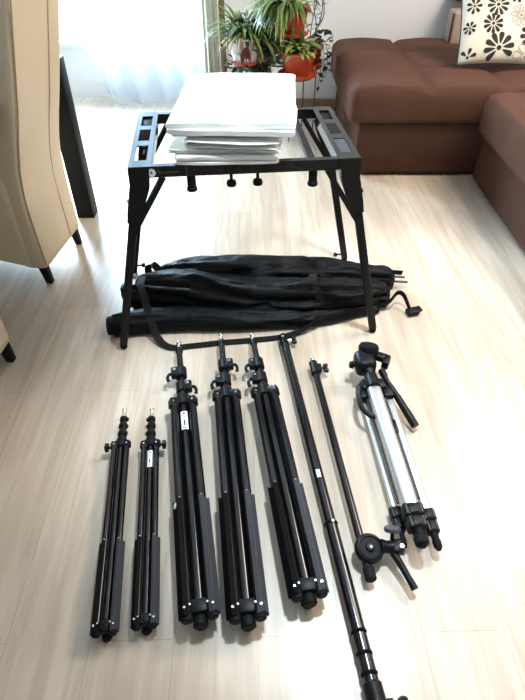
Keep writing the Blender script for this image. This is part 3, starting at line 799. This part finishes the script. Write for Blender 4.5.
# round grip disc (lying nearly flat, tilted to the camera), its clamp arm, thumbscrew and lever
mb = MB(); o_ = Q(.074, .012, .012); axd = V((.10, -.22, 1)).normalized()
mb.lathe([(.020, -.012), (.034, -.010), (.037, -.004), (.037, .008), (.034, .014), (.028, .016), (.026, .013), (.012, .013), (.010, .018), (.004, .019)], o_, axd, 28)
gd = link('grip_disc', mb, M['black'], t)
mb = MB(); mb.cyl(o_+axd*.016, o_+axd*.0205, .0042, seg=10); link('center_bolt', mb, M['steel'], gd)
mb = MB(); c0 = o_+V((.03, .0, .006)); c1 = o_+V((.066, -.006, .004))
mb.tube([c0, c0.lerp(c1, .4), c0.lerp(c1, .7), c1], [.019, .015, .017, .017], 12); mb.box(c1+V((.004, 0, .0)), (.028, .034, .032), bev=.005)
ca = link('clamp_arm', mb, M['black'], t)
mb = MB(); mb.cyl(c1+V((.012, -.006, .016)), c1+V((.012, -.006, .0178)), .006, seg=12); link('bolt', mb, M['steel'], ca)
mb = MB(); k0 = c1+V((-.006, .016, .010)); k1 = c1+V((-.004, .030, .026))
mb.cyl(k0, k1, .005, seg=8); link('thumbscrew', mb, M['black'], ca)
mb = MB(); dk = (k1-k0).normalized(); mb.lathe([(.010, 0), (.0205, .003), (.0215, .008), (.0195, .012), (.006, .014)], k1-dk*.002, dk, 16)
link('thumbscrew_head', mb, M['grey'], ca)
mb = MB(); mb.tube([c1+V((-.008, -.012, -.004)), c1+V((.0, -.035, -.006)), c1+V((.012, -.075, -.012)), c1+V((.020, -.100, -.016))], [.010, .009, .0085, .0095], 10); link('lever', mb, M['black'], ca)

# ------------------------------------------------------------------ silver tripod
loc, rz, L = place((.343, 1.357), (.394, .630))
t = thing('camera_tripod', 'folded silver camera tripod with black head and pan handle', 'tripod', loc, rz, local=True)
Z = .055
legs = [(0, .020, .0215, .020), (-.029, -.026, .0085, .045), (.051, -.018, .0135, .028)]   # x, z, half width, foot y
for i, (x, z, w, y0) in enumerate(legs):
    mb = MB(); ya, yb = y0+.09, L-(.165 if i == 0 else .185)
    mb.box(Q((ya+yb)/2, x, z), (2*w, yb-ya, 1.5*w), bev=w*.62, seg=4); lg_ = link('leg', mb, M['alu'], t, ang=180)
    for k, yy in enumerate((ya-.005, ya-.038)):
        ww = max(w, .0125)*(1.12-.14*k); mb = MB(); mb.box(Q(yy, x, z), (2*ww+.006, .036, 1.6*ww+.006), bev=.006, seg=3)
        mb.box(Q(yy, x+.0, z+.8*ww+.003), (ww*1.1, .026, .006), bev=.002); lk = link('leg_lock', mb, M['black'], lg_)
        mb = MB()
        for q in (-1, 1): mb.box(Q(yy, q*ww*.8+x, z+.8*ww+.0035), (.002, .024, .002))
        link('lock_rib', mb, M['grey'], lk)
    mb = MB(); mb.cyl(Q(ya-.05, x, z), Q(y0+.015, x, z), w*.78, w*.72, seg=16, bev=.002); mb.lathe([(w*.72, 0), (w*.85, .006), (w*.8, .022), (w*.4, .030)], Q(y0+.02, x, z), (0, -1, 0), 16); link('rubber_foot', mb, M['blacksoft'], lg_)
# dark rods standing in for the shade in the gaps between the legs
mb = MB(); mb.cyl(Q(.15, .030, .010), Q(L-.22, .028, .010), .0065, seg=8); mb.cyl(Q(.15, -.022, -.006), Q(L-.2, -.022, -.006), .004, seg=8); link('gap_shade_strip', mb, M['grey'], t)
mb = MB(); mb.cyl(Q(L-.185, 0, .024), Q(L-.125, 0, .024), .023, .021, seg=20, bev=.004); mb.cyl(Q(L-.135, 0, .022), Q(L-.085, 0, .022), .018, .025, seg=20, bev=.003)
for x in (-.032, .048): mb.box(Q(L-.175, x, -.012), (.034, .06, .045), bev=.008)
mb.box(Q(L-.155, .004, 0), (.085, .045, .045), bev=.012); link('shoulder', mb, M['black'], t)
# folding side arms (hinged braces)
for s, xs in ((-1, -.040), (1, .055)):
    mb = MB(); mb.tube(curve([Q(L-.165, xs, .012), Q(L-.215, xs+s*.014, .018), Q(L-.262, xs+s*.012-.0, .016), Q(L-.29, xs-s*.012, .012), Q(L-.285, xs-s*.03, .012)], 4), [.008]*17, 8)
    if s < 0: link('hinge_arm', mb, M['black'], t)
    else: mb.bm.free()
for y, x, d in ((L-.335, .029, (.014, .05, .018)), (L-.25, .022, (.010, .04, .018))):
    mb = MB(); mb.box(Q(y, x, .012), d, bev=.004); link('latch', mb, M['black'], t)
# head
mb = MB(); mb.box(Q(L-.068, -.006, .026), (.068, .082, .064), bev=.020, seg=4); mb.cyl(Q(L-.08, 0, .022), Q(L-.04, 0, .022), .030, seg=20, bev=.006)
hd = link('pan_head', mb, M['black'], t)
mb = MB(); mb.lathe([(.028, 0), (.034, .006), (.035, .024), (.030, .033), (.014, .036)], Q(L-.030, .012, .032), (.10, .35, .9), 22); link('tilt_cap', mb, M['black'], hd)
mb = MB(); mb.box(Q(L-.042, .044, .030), (.070, .028, .026), rot=Matrix.Rotation(-.55, 3, 'Z'), bev=.006); mb.box(Q(L-.068, .066, .026), (.024, .046, .034), rot=Matrix.Rotation(-.45, 3, 'Z'), bev=.006); link('camera_plate', mb, M['black'], hd)
mb = MB(); mb.cyl(Q(L-.075, -.03, .022), Q(L-.07, -.046, .022), .006, seg=8); mb.cyl(Q(L-.07, -.043, .022), Q(L-.068, -.058, .022), .014, .012, seg=12, bev=.003); link('side_knob', mb, M['black'], hd)
mb = MB(); mb.tube(curve([Q(L-.10, .044, .020), Q(L-.145, .054, .012), Q(L-.19, .072, -.002), Q(L-.24, .090, -.016), Q(L-.30, .112, -.034)], 4), [.012]*3+[.0085]*3+[.010]*3+[.012]*4+[.0128]*3+[.0125], 12); link('pan_handle', mb, M['black'], hd)

# ------------------------------------------------------------------ plants
def pot(mbn, root, c, r0, r1, z0, z1, m, rim=.012):
    mb = MB(); h = z1-z0
    mb.lathe([(r0*.9, 0), (r0, .006), (r1-.004, h-rim-.012), (r1, h-rim-.008), (r1+.005, h-rim), (r1+.005, h-.003), (r1+.002, h), (r1-.004, h), (r1-.006, h-.02), (.01, h-.022)], (c[0], c[1], z0), seg=36)
    return link(mbn, mb, m, root)
def saucer(root, c, r, z, m):
    mb = MB(); mb.lathe([(r*.82, 0), (r*.95, .006), (r, .020), (r*1.02, .024), (r*.98, .024), (r*.93, .010), (.01, .008)], (c[0], c[1], z), seg=36); return link('saucer', mb, m, root)
def leaf(mb, base, d, length, width, droop, n=7, cup=.15, twist=0.):
    d = V(d).normalized(); p = V(base); side = d.cross(V((0, 0, 1)))
    if side.length < .1: side = V((1, 0, 0))
    side.normalize(); side = Matrix.Rotation(twist, 3, d) @ side
    rows = []
    for i in range(n+1):
        t = i/n; w = width*math.sin(PI*min(1, .12+.88*t)**.8)*.5 if i < n else .0004
        nm = side.cross(d).normalized()
        rows.append([p-side*w+nm*cup*w, p.copy(), p+side*w+nm*cup*w])
        d = (d+V((0, 0, -droop/n))).normalized(); p = p+d*(length/n)
    mb.grid(rows)
def stemleaves(mbs, mbl, pts, nleaf, ll, lw, rnd, r=.0025, droop=.6):
    cs = curve(pts, 8); mbs.tube(cs, r, 5)
    for k in range(nleaf):
        i = int((k+.5)/nleaf*(len(cs)-1)); a = rnd.uniform(0, 2*PI)
        leaf(mbl, cs[i], (math.cos(a), math.sin(a), rnd.uniform(-.2, .6)), ll*rnd.uniform(.7, 1.2), lw*rnd.uniform(.8, 1.2), droop, 5, twist=rnd.uniform(-.5, .5))
rnd = random.Random(4)
# wire and post stand that carries the pots
ps = thing('plant_stand', 'tall plant stand of brown post and dark wire rings carrying the flower pots', 'plant stand', (-.05, 3.78, 0))
mb = MB(); mb.cyl((-.252, 3.78, .012), (-.252, 3.78, 1.28), .022, seg=14); link('post', mb, M['polewood'], ps)
mb = MB(); mb.lathe([(.13, 0), (.13, .012), (.03, .02)], (-.252, 3.78, 0), seg=28); link('base', mb, M['wire'], ps)
PO = dict(white=(-.107, 3.62, .422), up=(.165, 3.60, .582), low=(.215, 3.53, .375), lowb=(.295, 3.69, .392), strip=(-.01, 3.68, .185))
def ring(c, r, z):
    mb = MB(); n = 24; mb.tube([V((c[0]+r*math.cos(2*PI*k/n), c[1]+r*math.sin(2*PI*k/n), z-.005)) for k in range(n+1)], .004, 6); mb.tube([V((c[0]-r, c[1], z-.005)), V((c[0]+r, c[1], z-.005))], .0035, 6); mb.tube([V((c[0], c[1]-r, z-.005)), V((c[0], c[1]+r, z-.005))], .0035, 6)
    mb.tube([V((-.252, 3.78, z-.009)), V((c[0], c[1], z-.009))], .005, 6); link('ring_holder', mb, M['wire'], ps)
for k, r in (('white', .075), ('up', .085), ('low', .085), ('lowb', .07), ('strip', .08)): ring(PO[k], r, PO[k][2])
for x, y, z in ((.17, 3.47, .37), (.25, 3.49, .37), (.34, 3.69, .387)):
    mb = MB(); mb.cyl((x, y, .0), (x, y, z-.005), .0035, seg=8); link('leg', mb, M['wire'], ps)

def potted(key, name, label, r0, r1, h, m, ms, sauc_r):
    c = PO[key]; t = thing(name, label, 'potted plant', c, group='potted plants by the window')
    saucer(t, c, sauc_r, c[2], ms); pot('pot', t, c, r0, r1, c[2]+.009, c[2]+h, m)
    mb = MB(); mb.lathe([(r1-.007, 0), (r1*.6, .008), (.005, .012)], (c[0], c[1], c[2]+h-.022), seg=24); link('soil', mb, M['soil'], t)
    return t, V((c[0], c[1], c[2]+h-.012))
# white pot: arching grassy plant with dark soil
t, o_ = potted('white', 'spider_plant', 'arching green plant in a white pot on a red saucer', .074, .098, .155, M['potwhite'], M['terra'], .086)
mb = MB()
for k in range(110):
    a = rnd.uniform(0, 2*PI); leaf(mb, o_+V((math.cos(a)*.03, math.sin(a)*.03, 0)), (math.cos(a)*.8, math.sin(a)*.8, rnd.uniform(.6, 1.9)), rnd.uniform(.18, .34), rnd.uniform(.014, .026), rnd.uniform(1.2, 2.6), 8)
link('foliage', mb, M['leaf'], t, ang=180)
mb = MB()
for k in range(45):
    a = rnd.uniform(0, 2*PI); leaf(mb, o_+V((math.cos(a)*.035, math.sin(a)*.035, 0)), (math.cos(a), math.sin(a), rnd.uniform(.3, 1.2)), rnd.uniform(.12, .24), rnd.uniform(.014, .024), rnd.uniform(1.6, 3), 8)
link('dry_leaves', mb, M['dry'], t, ang=180)['label'] = 'brownish drying leaves'
ms_, ml_ = MB(), MB()
for sx, sy, e in ((-.03, -.085, (-.005, -.115, -.14)), (.05, -.08, (.07, -.11, -.05)), (-.09, -.03, (-.15, -.05, -.02)), (-.095, -.02, (-.13, -.06, -.14))):
    stemleaves(ms_, ml_, [o_+V((sx*.4, sy*.4, .01)), o_+V((sx, sy, .03)), o_+V(e)*.8+V((0, 0, -.0)), o_+V(e)], 6, .045, .02, rnd)
link('trailing_leaves', ml_, M['leafp'], t, ang=180)['label'] = 'trailing dark purple leaves'; link('trailing_stems', ms_, M['stem'], t)
mb = MB()
for k in range(70):
    a = rnd.uniform(0, 2*PI); q = rnd.uniform(.02, .08)
    leaf(mb, o_+V((math.cos(a)*q, math.sin(a)*q, rnd.uniform(0, .09))), (math.cos(a), math.sin(a), rnd.uniform(-.1, .9)), rnd.uniform(.06, .11), rnd.uniform(.022, .036), rnd.uniform(.6, 2.2), 6)
link('dark_leaves', mb, M['leafd'], t, ang=180)['label'] = 'dense dark green leaves'
mb = MB()
for k in range(7):
    leaf(mb, o_+V((rnd.uniform(-.02, .03), -.10, rnd.uniform(-.05, -.01))), (rnd.uniform(-.3, .3), -.35, -1), rnd.uniform(.06, .09), .024, .3, 6)
link('red_leaves', mb, M['leafr'], t, ang=180)['label'] = 'hanging dark red leaves'
# upper terracotta pot: bright green spider plant with magenta leaf
t, o_ = potted('up', 'spider_plant', 'bright green arching plant in the highest terracotta pot', .080, .105, .15, M['terra2'], M['terra'], .110)
mb = MB()
for k in range(130):
    a = rnd.uniform(1.9, 5.4) if k % 4 else rnd.uniform(0, 2*PI); leaf(mb, o_+V((math.cos(a)*.04-.02, math.sin(a)*.04, 0)), (math.cos(a)*.9-.15, math.sin(a)*.7, rnd.uniform(.6, 1.7)), rnd.uniform(.13, .27), rnd.uniform(.016, .030), rnd.uniform(1.6, 3.2), 8)
link('foliage', mb, M['leaf'], t, ang=180)
mb = MB()
for k in range(44):
    a = rnd.uniform(2.2, 4.9); leaf(mb, o_+V((-.05, -.02, 0)), (math.cos(a), math.sin(a), rnd.uniform(.3, 1.2)), rnd.uniform(.14, .26), rnd.uniform(.016, .026), rnd.uniform(2, 3.4), 8)
link('yellow_leaves', mb, M['leafy'], t, ang=180)['label'] = 'yellow green leaves'
mb = MB()
for k in range(6): leaf(mb, o_+V((.05, -.03, 0)), (rnd.uniform(.2, 1), rnd.uniform(-.8, .1), rnd.uniform(.2, .8)), .10, .035, 1.2, 6)
link('magenta_leaves', mb, M['leafr'], t, ang=180)['label'] = 'magenta leaves'
# lower terracotta pot: leafy variegated plant
t, o_ = potted('low', 'variegated_plant', 'yellow green variegated plant in the terracotta pot low beside the white sheets', .074, .102, .14, M['terra'], M['terra'], .118)
mb, mb2 = MB(), MB()
for k in range(95):
    a = rnd.uniform(0, 2*PI); q = rnd.uniform(0, .075)
    leaf(mb if k % 3 else mb2, o_+V((math.cos(a)*q, math.sin(a)*q, rnd.uniform(0, .05))), (math.cos(a), math.sin(a), rnd.uniform(.1, 1.1)), rnd.uniform(.07, .115), rnd.uniform(.028, .045), rnd.uniform(.5, 1.8), 6)
for k in range(8):
    leaf(mb2, o_+V((rnd.uniform(-.05, .03), rnd.uniform(-.02, .04), .02)), (rnd.uniform(-.2, .2), rnd.uniform(-.2, .2), 1), rnd.uniform(.10, .16), .03, .3, 6)
link('foliage', mb, M['leafy'], t, ang=180); link('green_leaves', mb2, M['leaf'], t, ang=180)['label'] = 'plain green leaves'
# lower rear pot: tall stems with purple trailing leaves
t, o_ = potted('lowb', 'trailing_plant', 'purple trailing plant with tall stems in the small terracotta pot nearest the sofa', .058, .080, .125, M['terra2'], M['terra'], .082)
ms_, ml_, mg_ = MB(), MB(), MB()
for e in (((.03, -.02, .06), (.075, -.05, .0), (.085, -.06, -.12), (.075, -.06, -.20)), ((.04, -.03, .05), (.09, -.06, .02), (.105, -.07, -.06), (.10, -.07, -.14)),
          ((.03, -.03, .03), (.06, -.07, -.02), (.065, -.09, -.10), (.05, -.09, -.25)), ((.03, 0, .06), (.08, -.02, .09), (.12, -.03, .08), (.135, -.03, .02))):
    stemleaves(ms_, ml_, [o_]+[o_+V(p) for p in e], 15, .046, .030, rnd, .0018, .9)
for e in (((.03, 0, .1), (.01, .0, .22), (.05, .01, .36)), ((.04, .0, .1), (.06, .0, .2), (.04, .0, .34)), ((.0, .0, .1), (.03, .0, .25), (.08, .0, .40)), ((.03, .01, .08), (.07, .0, .16), (.06, .0, .28))):
    stemleaves(ms_, mg_, [o_]+[o_+V(p) for p in e], 9, .05, .018, rnd, .0032, .6)
link('purple_leaves', ml_, M['leafp'], t, ang=180); link('green_leaves', mg_, M['leafd'], t, ang=180); link('stems', ms_, M['stem'], t)
# striped plant low down, behind the sheets
t, o_ = potted('strip', 'striped_plant', 'silver striped trailing plant in a brown pot between the white and terracotta pots', .078, .10, .15, M['potbrown'], M['potbrown'], .10)
ms_, ml_, mg_ = MB(), MB(), MB()
for k in range(95):
    a = rnd.uniform(0, 2*PI); q = rnd.uniform(.04, .16); hh = rnd.uniform(.08, .36)
    e = [o_+V((math.cos(a)*q*.4, math.sin(a)*q*.3, hh*.6)), o_+V((math.cos(a)*q*.9, math.sin(a)*q*.5-.03, hh)), o_+V((math.cos(a)*q*1.3, math.sin(a)*q*.6-.06, hh-.06))]
    stemleaves(ms_, ml_ if k % 2 else mg_, [o_]+e, 8, .070, .030, rnd, .002, .8)
link('striped_leaves', ml_, M['leafs'], t, ang=180); link('dark_leaves', mg_, M['leafd'], t, ang=180); link('stems', ms_, M['stem'], t)

# ------------------------------------------------------------------ light
w = bpy.data.worlds.new('world'); C.world = w; w.use_nodes = True
nt = w.node_tree; bg = nt.nodes['Background']; bg.inputs['Color'].default_value = (.62, .82, 1, 1)
tcw = nt.nodes.new('ShaderNodeTexCoord'); sx_ = nt.nodes.new('ShaderNodeSeparateXYZ'); mr = nt.nodes.new('ShaderNodeMapRange')
nt.links.new(tcw.outputs['Generated'], sx_.inputs[0]); nt.links.new(sx_.outputs['Y'], mr.inputs['Value'])
mr.inputs['From Min'].default_value = -.2; mr.inputs['From Max'].default_value = .5; mr.inputs['To Min'].default_value = .18; mr.inputs['To Max'].default_value = 2.3
nt.links.new(mr.outputs['Result'], bg.inputs['Strength'])
def area(name, loc, target, sx, sy, power, col):
    l = bpy.data.lights.new(name, 'AREA'); l.shape = 'RECTANGLE'; l.size = sx; l.size_y = sy; l.energy = power; l.color = col
    o = bpy.data.objects.new(name, l); COL.objects.link(o); o.location = loc
    o.rotation_euler = (V(target)-V(loc)).to_track_quat('-Z', 'Y').to_euler(); return o
area('daylight', (-2.15, YW+.95, 1.35), (-.3, 1.8, .2), 1.4, 1.4, 285, (.66, .86, 1))
sl = bpy.data.lights.new('added_floor_spot', 'SPOT'); sl.energy = 135; sl.spot_size = math.radians(53); sl.spot_blend = .45; sl.shadow_soft_size = .12; sl.color = (.76, .90, 1)  # added unseen spot that brightens the centre of the floor
so = bpy.data.objects.new('added_floor_spot', sl); COL.objects.link(so); so.location = (.46, 1.25, 2.55)
so.rotation_euler = V((.02, .0, -1)).to_track_quat('-Z', 'Y').to_euler()
area('ceiling_lamp', (1.9, 2.2, 2.5), (1.4, 1.5, 0), 1.1, 1.1, 43, (1, .875, .74))

C.view_settings.view_transform = 'Standard'; C.view_settings.look = 'None'; C.view_settings.gamma = 1; C.view_settings.use_curve_mapping = False
C.view_settings.exposure = 1.25
for o in C.objects:
    if '_o' in o: del o['_o']
